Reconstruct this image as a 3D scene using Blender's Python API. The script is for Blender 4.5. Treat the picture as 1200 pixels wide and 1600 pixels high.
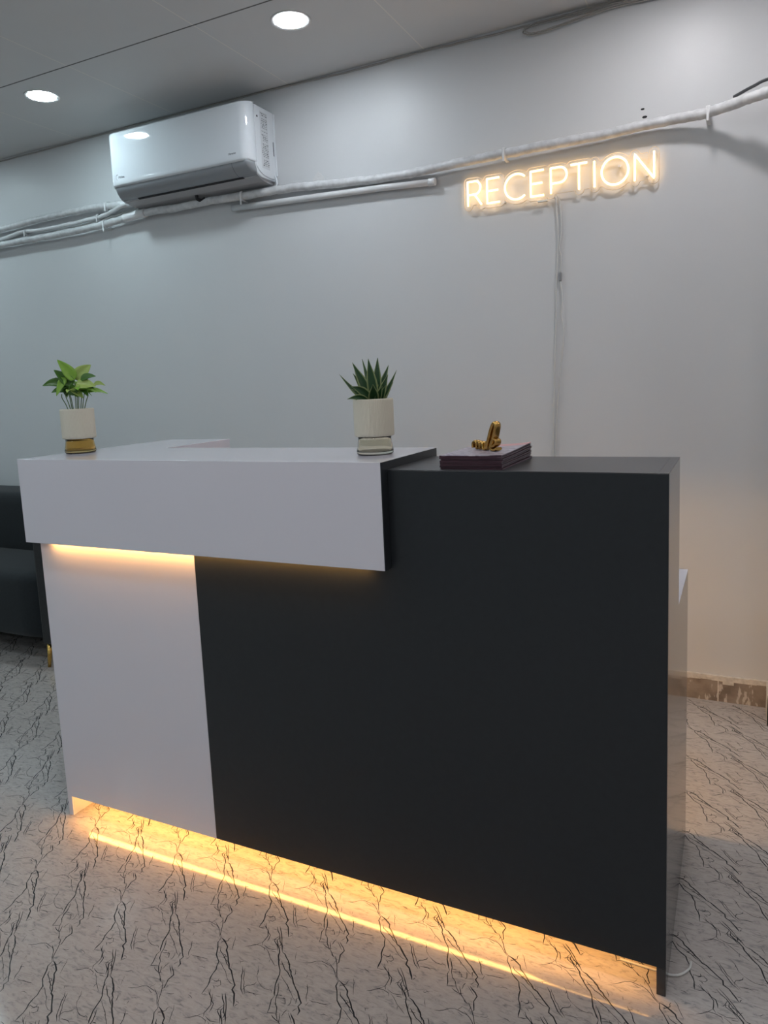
import bpy, bmesh, math, random
from mathutils import Vector, Matrix, Quaternion

for o in list(bpy.data.objects):
    bpy.data.objects.remove(o)
scene = bpy.context.scene
COL = scene.collection
random.seed(11)

# ------------------------------------------------------------------ camera
YAW, PITCH, ROLL = 0.4581048502, -0.1310921870, -0.0451279107
CAM = Vector((1.81367, -1.42225, 1.25982))
FPX, PPX, PPY = 1142.694, -1.839, -52.827
f0 = Vector((-math.sin(YAW), math.cos(YAW), 0)); r0 = Vector((math.cos(YAW), math.sin(YAW), 0)); u0 = Vector((0, 0, 1))
fw = f0 * math.cos(PITCH) + u0 * math.sin(PITCH)
up = u0 * math.cos(PITCH) - f0 * math.sin(PITCH)
rt = r0 * math.cos(ROLL) + up * math.sin(ROLL)
uu = up * math.cos(ROLL) - r0 * math.sin(ROLL)
cd = bpy.data.cameras.new('camera'); cam = bpy.data.objects.new('camera', cd); COL.objects.link(cam)
M = Matrix(((rt.x, uu.x, -fw.x, CAM.x), (rt.y, uu.y, -fw.y, CAM.y), (rt.z, uu.z, -fw.z, CAM.z), (0, 0, 0, 1)))
cam.matrix_world = M
cd.sensor_fit = 'AUTO'; cd.sensor_width = 36.0; cd.lens = FPX / 1600.0 * 36.0
cd.shift_x = -PPX / 1600.0; cd.shift_y = PPY / 1600.0
cd.clip_start = 0.02; cd.clip_end = 60
scene.camera = cam

# ------------------------------------------------------------------ world, exposure
scene.view_settings.view_transform = 'Standard'
scene.view_settings.look = 'None'
scene.view_settings.exposure = 0.20
scene.view_settings.gamma = 1.0
scene.view_settings.use_curve_mapping = False
w = bpy.data.worlds.new('world'); scene.world = w; w.use_nodes = True
w.node_tree.nodes['Background'].inputs[0].default_value = (0.75, 0.85, 1.0, 1)
w.node_tree.nodes['Background'].inputs[1].default_value = 0.03
LAMP_POWER = 122.0        # radiance of a downlight lens
LAMP_COL = (0.86, 0.93, 1.0)
LED_POWER = 25.0
LED_TOP = 24.0
LED_BACK = 100.0
LED_COL = (1.0, 0.475, 0.12)
NEON_POWER = 4.8
NEON_COL = (1.0, 0.60, 0.22)

# ------------------------------------------------------------------ materials
def mat(name, col=(.8, .8, .8), rough=.5, metal=0., spec=.5, coat=0., emit=None, estr=0., trans=0., ior=1.45, noise=None, bump=None, sheen=0.):
    m = bpy.data.materials.new(name); m.use_nodes = True
    nt = m.node_tree; b = nt.nodes['Principled BSDF']
    b.inputs['Base Color'].default_value = (*col, 1); b.inputs['Roughness'].default_value = rough
    b.inputs['Metallic'].default_value = metal; b.inputs['Specular IOR Level'].default_value = spec
    b.inputs['Coat Weight'].default_value = coat; b.inputs['Coat Roughness'].default_value = .05
    b.inputs['Transmission Weight'].default_value = trans; b.inputs['IOR'].default_value = ior
    b.inputs['Sheen Weight'].default_value = sheen
    if emit: b.inputs['Emission Color'].default_value = (*emit, 1); b.inputs['Emission Strength'].default_value = estr
    tc = None
    if noise:   # (scale, amount, detail)
        tc = nt.nodes.new('ShaderNodeTexCoord'); n = nt.nodes.new('ShaderNodeTexNoise')
        n.inputs['Scale'].default_value = noise[0]; n.inputs['Detail'].default_value = noise[2]
        nt.links.new(tc.outputs['Object'], n.inputs['Vector'])
        r = nt.nodes.new('ShaderNodeMapRange'); r.inputs['From Min'].default_value = .3; r.inputs['From Max'].default_value = .7
        r.inputs['To Min'].default_value = 1 - noise[1]; r.inputs['To Max'].default_value = 1 + noise[1]
        nt.links.new(n.outputs['Fac'], r.inputs['Value'])
        v = nt.nodes.new('ShaderNodeVectorMath'); v.operation = 'SCALE'; v.inputs[0].default_value = col
        nt.links.new(r.outputs[0], v.inputs['Scale']); nt.links.new(v.outputs[0], b.inputs['Base Color'])
    if bump:    # (scale, strength, distance)
        tc = tc or nt.nodes.new('ShaderNodeTexCoord'); n2 = nt.nodes.new('ShaderNodeTexNoise')
        n2.inputs['Scale'].default_value = bump[0]; n2.inputs['Detail'].default_value = 4
        nt.links.new(tc.outputs['Object'], n2.inputs['Vector'])
        bp = nt.nodes.new('ShaderNodeBump'); bp.inputs['Strength'].default_value = bump[1]; bp.inputs['Distance'].default_value = bump[2]
        nt.links.new(n2.outputs['Fac'], bp.inputs['Height']); nt.links.new(bp.outputs[0], b.inputs['Normal'])
    return m

M_white = mat('white_laminate', (.67, .655, .71), .10, spec=.5)
M_dark = mat('charcoal_laminate', (.019, .0225, .026), .30, spec=.45, noise=(60, .06, 3))
M_inside = mat('white_carcass', (.7, .7, .7), .5)
M_led = mat('warm_led', (1, .8, .5), .5, emit=LED_COL, estr=LED_POWER)
M_led_top = mat('warm_led_counter', (1, .8, .5), .5, emit=LED_COL, estr=LED_TOP)
M_led_back = mat('warm_led_rear', (1, .8, .5), .5, emit=(1., .56, .2), estr=LED_BACK)
M_screw = mat('steel_screw', (.6, .6, .6), .3, metal=1)
M_acshell = mat('ac_gloss_shell', (.74, .78, .82), .06, spec=.6, coat=.3)
M_acside = mat('ac_side_plastic', (.72, .75, .78), .35)
M_acflap = mat('ac_flap_grey', (.30, .32, .34), .4)
M_acunder = mat('ac_underside', (.40, .40, .41), .5)
M_black = mat('black_slot', (.01, .01, .012), .6)
M_ink = mat('grey_print', (.12, .13, .15), .6)
M_label = mat('sticker_paper', (.62, .64, .66), .5)
M_pipe = mat('painted_pipe_wrap', (.60, .61, .62), .45, noise=(35, .16, 5), bump=(60, .5, .003))
M_conduit = mat('painted_conduit', (.66, .67, .68), .3, noise=(20, .06, 4))
M_cable = mat('grey_cable', (.33, .32, .30), .5)
M_wcable = mat('white_cable', (.62, .62, .60), .4)
M_strap = mat('white_strap', (.72, .73, .74), .35)
M_dkstrap = mat('dark_cable', (.06, .065, .07), .5)
M_neon = mat('neon_tube', (1, .9, .7), .4, emit=NEON_COL, estr=NEON_POWER)
M_rim = mat('frosted_edge', (.85, .75, .6), .4)
M_lens = mat('lamp_lens', (1, 1, 1), .4, emit=LAMP_COL, estr=LAMP_POWER)
M_lens_cool = mat('lamp_lens_cool', (1, 1, 1), .4, emit=(.74, .93, 1.0), estr=LAMP_POWER * .88)
M_lens_warm = mat('lamp_lens_warm', (1, 1, 1), .4, emit=(.97, .94, .96), estr=LAMP_POWER * .98)
M_trim = mat('lamp_trim', (.8, .8, .8), .4)
M_pot = mat('cream_ceramic', (.60, .56, .46), .45)
M_glassA = mat('amber_glass', (.95, .70, .30), .02, trans=1., ior=1.45)
M_glassB = mat('smoky_clear_glass', (.90, .86, .74), .02, trans=1., ior=1.45)
M_soil = mat('soil', (.03, .022, .015), .9, bump=(200, .6, .004))
M_stem = mat('green_stem', (.10, .16, .05), .5)
M_gold = mat('gold_metal', (.50, .30, .09), .22, metal=1, noise=(80, .1, 2))
M_brass = mat('brass_leg', (.65, .42, .12), .22, metal=1)
M_velvet = mat('dark_teal_fabric', (.005, .009, .012), .85, sheen=.10, noise=(90, .25, 4), bump=(300, .3, .001))
M_fab2 = mat('charcoal_fabric', (.014, .015, .016), .85, sheen=.1, noise=(90, .2, 4), bump=(300, .3, .001))

def leaf_mat(name, c1, c2, edge=None, rough=.35):
    m = bpy.data.materials.new(name); m.use_nodes = True; nt = m.node_tree; b = nt.nodes['Principled BSDF']
    b.inputs['Roughness'].default_value = rough
    uv = nt.nodes.new('ShaderNodeUVMap'); sep = nt.nodes.new('ShaderNodeSeparateXYZ'); nt.links.new(uv.outputs[0], sep.inputs[0])
    tc = nt.nodes.new('ShaderNodeTexCoord'); n = nt.nodes.new('ShaderNodeTexNoise'); n.inputs['Scale'].default_value = 90
    nt.links.new(tc.outputs['Object'], n.inputs['Vector'])
    mx = nt.nodes.new('ShaderNodeMix'); mx.data_type = 'RGBA'
    mx.inputs[6].default_value = (*c1, 1); mx.inputs[7].default_value = (*c2, 1); nt.links.new(n.outputs['Fac'], mx.inputs[0])
    out = mx.outputs[2]
    if edge:
        a = nt.nodes.new('ShaderNodeMath'); a.operation = 'SUBTRACT'; a.inputs[1].default_value = .5; nt.links.new(sep.outputs[0], a.inputs[0])
        ab = nt.nodes.new('ShaderNodeMath'); ab.operation = 'ABSOLUTE'; nt.links.new(a.outputs[0], ab.inputs[0])
        r = nt.nodes.new('ShaderNodeMapRange'); r.inputs['From Min'].default_value = .33; r.inputs['From Max'].default_value = .40
        nt.links.new(ab.outputs[0], r.inputs['Value'])
        m2 = nt.nodes.new('ShaderNodeMix'); m2.data_type = 'RGBA'; m2.inputs[7].default_value = (*edge, 1)
        nt.links.new(out, m2.inputs[6]); nt.links.new(r.outputs[0], m2.inputs[0]); out = m2.outputs[2]
    nt.links.new(out, b.inputs['Base Color'])
    return m
M_leaf = [leaf_mat('leaf_deep_green', (.035, .11, .012), (.06, .17, .02)),
          leaf_mat('leaf_bright_green', (.16, .33, .03), (.22, .42, .05)),
          leaf_mat('leaf_lime', (.30, .44, .10), (.38, .50, .14))]
M_snake = leaf_mat('leaf_dark_cream_edge', (.012, .045, .016), (.02, .075, .02), (.20, .25, .10))

# wall paint
def wall_mat():
    m = bpy.data.materials.new('wall_paint'); m.use_nodes = True; nt = m.node_tree; b = nt.nodes['Principled BSDF']
    tc = nt.nodes.new('ShaderNodeTexCoord')
    n = nt.nodes.new('ShaderNodeTexNoise'); n.inputs['Scale'].default_value = 1.7; n.inputs['Detail'].default_value = 5
    nt.links.new(tc.outputs['Object'], n.inputs['Vector'])
    mx = nt.nodes.new('ShaderNodeMix'); mx.data_type = 'RGBA'
    mx.inputs[6].default_value = (.58, .595, .61, 1); mx.inputs[7].default_value = (.64, .65, .655, 1)
    nt.links.new(n.outputs['Fac'], mx.inputs[0]); nt.links.new(mx.outputs[2], b.inputs['Base Color'])
    b.inputs['Roughness'].default_value = .42; b.inputs['Specular IOR Level'].default_value = .35
    n2 = nt.nodes.new('ShaderNodeTexNoise'); n2.inputs['Scale'].default_value = 9; n2.inputs['Detail'].default_value = 6
    nt.links.new(tc.outputs['Object'], n2.inputs['Vector'])
    bp = nt.nodes.new('ShaderNodeBump'); bp.inputs['Strength'].default_value = .25; bp.inputs['Distance'].default_value = .006
    nt.links.new(n2.outputs['Fac'], bp.inputs['Height']); nt.links.new(bp.outputs[0], b.inputs['Normal'])
    return m
M_wall = wall_mat()

# ceiling: gypsum tiles, seams at x = k*0.65 and y = 0.867 - k*0.65
def ceil_mat():
    m = bpy.data.materials.new('ceiling_tile'); m.use_nodes = True; nt = m.node_tree; b = nt.nodes['Principled BSDF']
    L = nt.links.new
    def math_(op, a=None, bb=None, v=None):
        n = nt.nodes.new('ShaderNodeMath'); n.operation = op
        if a is not None: L(a, n.inputs[0])
        if bb is not None: L(bb, n.inputs[1])
        if v is not None: n.inputs[1].default_value = v
        return n.outputs[0]
    tc = nt.nodes.new('ShaderNodeTexCoord'); sp = nt.nodes.new('ShaderNodeSeparateXYZ'); L(tc.outputs['Object'], sp.inputs[0])
    def seam(c, off, per, half):
        a = math_('ADD', c, v=off + per * 40); a = math_('MODULO', a, v=per)
        a = math_('SUBTRACT', a, v=per / 2); a = math_('ABSOLUTE', a); a = math_('SUBTRACT', a, v=per / 2); a = math_('ABSOLUTE', a)
        return math_('LESS_THAN', a, v=half)
    sx = seam(sp.outputs[0], 0.0, .645, .0022); sy = seam(sp.outputs[1], -.867, 1.25, .0035)
    n = nt.nodes.new('ShaderNodeTexNoise'); n.inputs['Scale'].default_value = 2.2; n.inputs['Detail'].default_value = 5
    L(tc.outputs['Object'], n.inputs['Vector'])
    base = nt.nodes.new('ShaderNodeMix'); base.data_type = 'RGBA'; base.inputs[6].default_value = (.60, .60, .60, 1); base.inputs[7].default_value = (.68, .675, .665, 1)
    L(n.outputs['Fac'], base.inputs[0])
    m1 = nt.nodes.new('ShaderNodeMix'); m1.data_type = 'RGBA'; m1.inputs[7].default_value = (.78, .75, .70, 1)
    L(sx, m1.inputs[0]); L(base.outputs[2], m1.inputs[6])
    m2 = nt.nodes.new('ShaderNodeMix'); m2.data_type = 'RGBA'; m2.inputs[7].default_value = (.09, .085, .08, 1)
    L(sy, m2.inputs[0]); L(m1.outputs[2], m2.inputs[6])
    L(m2.outputs[2], b.inputs['Base Color'])
    b.inputs['Roughness'].default_value = .55
    return m
M_ceil = ceil_mat()

# floor: pale vinyl print, black veins are thin inlaid ribbons in the same mesh
def floor_mat():
    m = bpy.data.materials.new('floor_vinyl'); m.use_nodes = True; nt = m.node_tree; b = nt.nodes['Principled BSDF']
    L = nt.links.new
    tc = nt.nodes.new('ShaderNodeTexCoord')
    mp = nt.nodes.new('ShaderNodeMapping'); mp.inputs['Rotation'].default_value = (0, 0, math.radians(35)); mp.inputs['Scale'].default_value = (1, 3.0, 1)
    L(tc.outputs['Object'], mp.inputs['Vector'])
    n = nt.nodes.new('ShaderNodeTexNoise'); n.inputs['Scale'].default_value = 34; n.inputs['Detail'].default_value = 7; n.inputs['Roughness'].default_value = .65; n.inputs['Distortion'].default_value = 1.2
    L(mp.outputs[0], n.inputs['Vector'])
    cr = nt.nodes.new('ShaderNodeValToRGB'); e = cr.color_ramp.elements
    e[0].position = .30; e[0].color = (.22, .22, .22, 1); e[1].position = .46; e[1].color = (.41, .378, .358, 1)
    e2 = e.new(.72); e2.color = (.48, .446, .424, 1)
    L(n.outputs['Fac'], cr.inputs[0])
    # short faint scratches
    mp2 = nt.nodes.new('ShaderNodeMapping'); mp2.inputs['Rotation'].default_value = (0, 0, math.radians(-20)); mp2.inputs['Scale'].default_value = (1, 4.0, 1)
    L(tc.outputs['Object'], mp2.inputs['Vector'])
    n3 = nt.nodes.new('ShaderNodeTexNoise'); n3.inputs['Scale'].default_value = 22; n3.inputs['Detail'].default_value = 5; n3.inputs['Distortion'].default_value = 2.2
    L(mp2.outputs[0], n3.inputs['Vector'])
    r = nt.nodes.new('ShaderNodeMapRange'); r.inputs['From Min'].default_value = .68; r.inputs['From Max'].default_value = .73; r.inputs['To Max'].default_value = .5
    L(n3.outputs['Fac'], r.inputs['Value'])
    mx = nt.nodes.new('ShaderNodeMix'); mx.data_type = 'RGBA'; mx.inputs[7].default_value = (.10, .10, .105, 1)
    L(cr.outputs[0], mx.inputs[6]); L(r.outputs[0], mx.inputs[0]); L(mx.outputs[2], b.inputs['Base Color'])
    b.inputs['Roughness'].default_value = .085; b.inputs['Specular IOR Level'].default_value = .5
    bp = nt.nodes.new('ShaderNodeBump'); bp.inputs['Strength'].default_value = .12; bp.inputs['Distance'].default_value = .0004
    n4 = nt.nodes.new('ShaderNodeTexNoise'); n4.inputs['Scale'].default_value = 55; n4.inputs['Detail'].default_value = 3
    L(tc.outputs['Object'], n4.inputs['Vector']); L(n4.outputs['Fac'], bp.inputs['Height']); L(bp.outputs[0], b.inputs['Normal'])
    return m
M_floor = floor_mat()
M_vein = mat('floor_vein_black', (.028, .028, .032), .2)

def skirting_mat():
    m = bpy.data.materials.new('skirting_stone'); m.use_nodes = True; nt = m.node_tree; b = nt.nodes['Principled BSDF']; L = nt.links.new
    tc = nt.nodes.new('ShaderNodeTexCoord')
    n = nt.nodes.new('ShaderNodeTexNoise'); n.inputs['Scale'].default_value = 14; n.inputs['Detail'].default_value = 8; L(tc.outputs['Object'], n.inputs['Vector'])
    cr = nt.nodes.new('ShaderNodeValToRGB'); e = cr.color_ramp.elements
    e[0].position = .36; e[0].color = (.17, .135, .11, 1); e[1].position = .6; e[1].color = (.29, .245, .205, 1); L(n.outputs['Fac'], cr.inputs[0])
    mp = nt.nodes.new('ShaderNodeMapping'); mp.inputs['Scale'].default_value = (1, 1, .35); L(tc.outputs['Object'], mp.inputs['Vector'])
    n2 = nt.nodes.new('ShaderNodeTexNoise'); n2.inputs['Scale'].default_value = 60; n2.inputs['Detail'].default_value = 3; L(mp.outputs[0], n2.inputs['Vector'])
    r = nt.nodes.new('ShaderNodeMapRange'); r.inputs['From Min'].default_value = .60; r.inputs['From Max'].default_value = .66; L(n2.outputs['Fac'], r.inputs['Value'])
    mx = nt.nodes.new('ShaderNodeMix'); mx.data_type = 'RGBA'; mx.inputs[7].default_value = (.5, .46, .42, 1)
    L(r.outputs[0], mx.inputs[0]); L(cr.outputs[0], mx.inputs[6]); L(mx.outputs[2], b.inputs['Base Color']); b.inputs['Roughness'].default_value = .4
    return m
M_skirt = skirting_mat()
M_paintline = mat('skirting_paint', (.6, .57, .52), .5, noise=(60, .15, 4), bump=(80, .6, .004))

# ------------------------------------------------------------------ helpers
def link(o, parent=None):
    COL.objects.link(o)
    if parent: o.parent = parent
    return o
def thing(name, label, cat, loc=(0, 0, 0), group=None):
    o = bpy.data.objects.new(name, None); o.location = loc; o.empty_display_size = .05
    o['label'] = label; o['category'] = cat
    if group: o['group'] = group
    return link(o)
def tag(o, label, cat, group=None):
    o['label'] = label; o['category'] = cat
    if group: o['group'] = group
    return o
def obj(name, bm, m, parent=None, smooth=False, bevel=0, seg=2, subsurf=0, auto=None):
    """bm is in world coordinates; the object's origin goes to its parent's location."""
    me = bpy.data.meshes.new(name)
    if parent is not None:
        loc = Vector((0, 0, 0)); p = parent
        while p is not None: loc += p.location; p = p.parent
        bmesh.ops.translate(bm, vec=-loc, verts=bm.verts)
    bmesh.ops.recalc_face_normals(bm, faces=bm.faces)
    bm.to_mesh(me); bm.free()
    for mm in (m if isinstance(m, (list, tuple)) else [m]): me.materials.append(mm)
    if smooth:
        for p in me.polygons: p.use_smooth = True
    o = bpy.data.objects.new(name, me); link(o, parent)
    if bevel:
        b = o.modifiers.new('bevel', 'BEVEL'); b.width = bevel; b.segments = seg; b.limit_method = 'ANGLE'; b.angle_limit = math.radians(40)
    if subsurf:
        s = o.modifiers.new('sub', 'SUBSURF'); s.levels = subsurf; s.render_levels = subsurf
    if auto is not None:
        try: me.shade_auto_smooth = True
        except Exception: pass
    return o
def struct(name, bm, m, **k):
    o = obj(name, bm, m, **k); o['kind'] = 'structure'; return o
def new(): return bmesh.new()
def box(bm, x0, x1, y0, y1, z0, z1, mi=0):
    vs = [bm.verts.new((x, y, z)) for x in (x0, x1) for y in (y0, y1) for z in (z0, z1)]
    for q in ((0, 1, 3, 2), (4, 6, 7, 5), (0, 4, 5, 1), (2, 3, 7, 6), (0, 2, 6, 4), (1, 5, 7, 3)):
        f = bm.faces.new([vs[i] for i in q]); f.material_index = mi
    return bm
def prism(bm, pts, axis, a, b, mi=0):
    """polygon pts (2-D) extruded along axis ('x','y','z') from a to b"""
    def P(p, t):
        return {'x': (t, p[0], p[1]), 'y': (p[0], t, p[1]), 'z': (p[0], p[1], t)}[axis]
    A = [bm.verts.new(P(p, a)) for p in pts]; B = [bm.verts.new(P(p, b)) for p in pts]
    n = len(pts)
    bm.faces.new(A).material_index = mi; bm.faces.new(B[::-1]).material_index = mi
    for i in range(n):
        bm.faces.new((A[i], B[i], B[(i + 1) % n], A[(i + 1) % n])).material_index = mi
    return bm
def catmull(pts, n=6):
    P = [Vector(p) for p in pts]
    if len(P) < 3: return P
    out = []
    for i in range(len(P) - 1):
        a = P[i - 1] if i else P[0] * 2 - P[1]; b = P[i]; c = P[i + 1]; d = P[i + 2] if i + 2 < len(P) else P[-1] * 2 - P[-2]
        for k in range(n):
            t = k / n
            out.append(.5 * ((2 * b) + (c - a) * t + (2 * a - 5 * b + 4 * c - d) * t * t + (3 * b - a - 3 * c + d) * t ** 3))
    out.append(P[-1]); return out
def tube(bm, pts, r, seg=10, caps=True, jitter=0., mi=0, closed=False):
    pts = [Vector(p) for p in pts]; rings = []
    T = None; N = None; n = len(pts)
    for i, p in enumerate(pts):
        if closed: t = (pts[(i + 1) % n] - pts[i - 1])
        else: t = (pts[min(i + 1, n - 1)] - pts[max(i - 1, 0)])
        if t.length < 1e-9: t = Vector((0, 0, 1))
        t.normalize()
        if N is None:
            N = t.orthogonal().normalized()
        else:
            N = (N - t * N.dot(t));
            if N.length < 1e-6: N = t.orthogonal()
            N.normalize()
        B = t.cross(N)
        rr = r(i / (n - 1)) if callable(r) else r
        rr *= 1 + random.uniform(-jitter, jitter)
        rings.append([bm.verts.new(p + (N * math.cos(a) + B * math.sin(a)) * rr) for a in [2 * math.pi * k / seg for k in range(seg)]])
    m = n if closed else n - 1
    for i in range(m):
        A, B2 = rings[i], rings[(i + 1) % n]
        for k in range(seg):
            f = bm.faces.new((A[k], A[(k + 1) % seg], B2[(k + 1) % seg], B2[k])); f.smooth = True; f.material_index = mi
    if caps and not closed:
        bm.faces.new(rings[0][::-1]).material_index = mi; bm.faces.new(rings[-1]).material_index = mi
    return bm
def lathe(bm, prof, c, seg=48, ribs=0, ribd=0., close=False, mi=0):
    rings = []
    for (r, z) in prof:
        ring = []
        for k in range(seg):
            a = 2 * math.pi * k / seg
            rr = r - (ribd * (.5 - .5 * math.cos(a * ribs)) if ribs and r > 0 else 0)
            ring.append(bm.verts.new((c[0] + rr * math.cos(a), c[1] + rr * math.sin(a), c[2] + z)))
        rings.append(ring)
    R = len(rings)
    for i in range(R if close else R - 1):
        A, B = rings[i], rings[(i + 1) % R]
        for k in range(seg):
            f = bm.faces.new((A[k], A[(k + 1) % seg], B[(k + 1) % seg], B[k])); f.smooth = True; f.material_index = mi
    if not close:
        bm.faces.new(rings[0][::-1]).material_index = mi; bm.faces.new(rings[-1]).material_index = mi
    return bm
def text_bm(s, size, depth, mtx):
    cu = bpy.data.curves.new('t', 'FONT'); cu.body = s; cu.size = size; cu.extrude = depth / 2
    o = bpy.data.objects.new('t', cu); COL.objects.link(o)
    dg = bpy.context.evaluated_depsgraph_get(); me = bpy.data.meshes.new_from_object(o.evaluated_get(dg))
    bm = new(); bm.from_mesh(me); bm.transform(mtx)
    bpy.data.objects.remove(o); bpy.data.curves.remove(cu); bpy.data.meshes.remove(me)
    return bm
PLANT1=[
( [0.038, 0.145, 1.305] , [0.016, 0.109, 1.366] , 0.0177 , 1 ),
( [0.032, 0.152, 1.307] , [0.063, 0.189, 1.349] , 0.0177 , 2 ),
( [0.031, 0.144, 1.29] , [0.003, 0.105, 1.337] , 0.0157 , 0 ),
( [0.01, 0.13, 1.295] , [-0.031, 0.088, 1.292] , 0.0118 , 0 ),
( [0.014, 0.135, 1.286] , [-0.008, 0.116, 1.315] , 0.0098 , 0 ),
( [0.053, 0.154, 1.306] , [0.091, 0.178, 1.314] , 0.0089 , 0 ),
( [0.045, 0.143, 1.294] , [0.092, 0.174, 1.285] , 0.0177 , 2 ),
( [0.038, 0.173, 1.27] , [0.077, 0.232, 1.261] , 0.0098 , 1 ),
( [0.031, 0.138, 1.283] , [0.056, 0.155, 1.251] , 0.0138 , 2 ),
( [0.022, 0.127, 1.314] , [0.009, 0.1, 1.261] , 0.0098 , 1 ),
( [0.006, 0.143, 1.295] , [-0.009, 0.149, 1.259] , 0.0157 , 0 ),
( [0.018, 0.133, 1.284] , [0.037, 0.153, 1.254] , 0.0138 , 1 ),
( [0.026, 0.159, 1.298] , [0.044, 0.194, 1.267] , 0.0177 , 1 ),
( [0.067, 0.188, 1.29] , [0.089, 0.213, 1.285] , 0.0059 , 2 ),
( [0.008, 0.13, 1.276] , [-0.018, 0.106, 1.271] , 0.0079 , 0 ),
( [0.035, 0.137, 1.26] , [0.042, 0.13, 1.298] , 0.0118 , 0 ),
]
PLANT2=[
( [1.027, 0.139, 1.219] , [0.987, 0.119, 1.308] , 0.0111 ),
( [1.035, 0.138, 1.219] , [1.027, 0.124, 1.315] , 0.0119 ),
( [1.035, 0.148, 1.219] , [1.034, 0.16, 1.317] , 0.0102 ),
( [1.036, 0.15, 1.219] , [1.055, 0.175, 1.299] , 0.0085 ),
( [1.04, 0.145, 1.219] , [1.08, 0.166, 1.286] , 0.0055 ),
( [1.024, 0.142, 1.219] , [0.952, 0.116, 1.282] , 0.006 ),
( [1.021, 0.143, 1.219] , [0.978, 0.136, 1.283] , 0.0077 ),
( [1.032, 0.133, 1.219] , [0.994, 0.093, 1.252] , 0.0102 ),
( [1.025, 0.124, 1.218] , [0.991, 0.077, 1.223] , 0.0077 ),
( [1.035, 0.13, 1.218] , [1.046, 0.105, 1.255] , 0.0119 ),
( [1.025, 0.147, 1.225] , [0.996, 0.153, 1.316] , 0.0051 ),
( [1.044, 0.143, 1.217] , [1.067, 0.144, 1.276] , 0.0085 ),
( [1.048, 0.143, 1.217] , [1.064, 0.136, 1.251] , 0.0068 ),
( [1.042, 0.134, 1.217] , [1.064, 0.117, 1.25] , 0.0068 ),
( [1.022, 0.132, 1.22] , [0.989, 0.105, 1.246] , 0.0068 ),
]
STEMS=[
( [0.014, 0.13, 1.223] , [0.007, 0.121, 1.254] ),
( [0.019, 0.135, 1.223] , [0.014, 0.129, 1.257] ),
( [0.021, 0.138, 1.223] , [0.019, 0.136, 1.272] ),
( [0.024, 0.141, 1.222] , [0.022, 0.139, 1.261] ),
( [0.029, 0.147, 1.222] , [0.032, 0.15, 1.294] ),
( [0.032, 0.151, 1.222] , [0.035, 0.154, 1.286] ),
( [0.035, 0.153, 1.222] , [0.037, 0.156, 1.259] ),
( [0.039, 0.159, 1.221] , [0.043, 0.163, 1.263] ),
( [0.043, 0.163, 1.221] , [0.048, 0.168, 1.266] ),
( [0.047, 0.167, 1.221] , [0.054, 0.175, 1.258] ),
]
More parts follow.
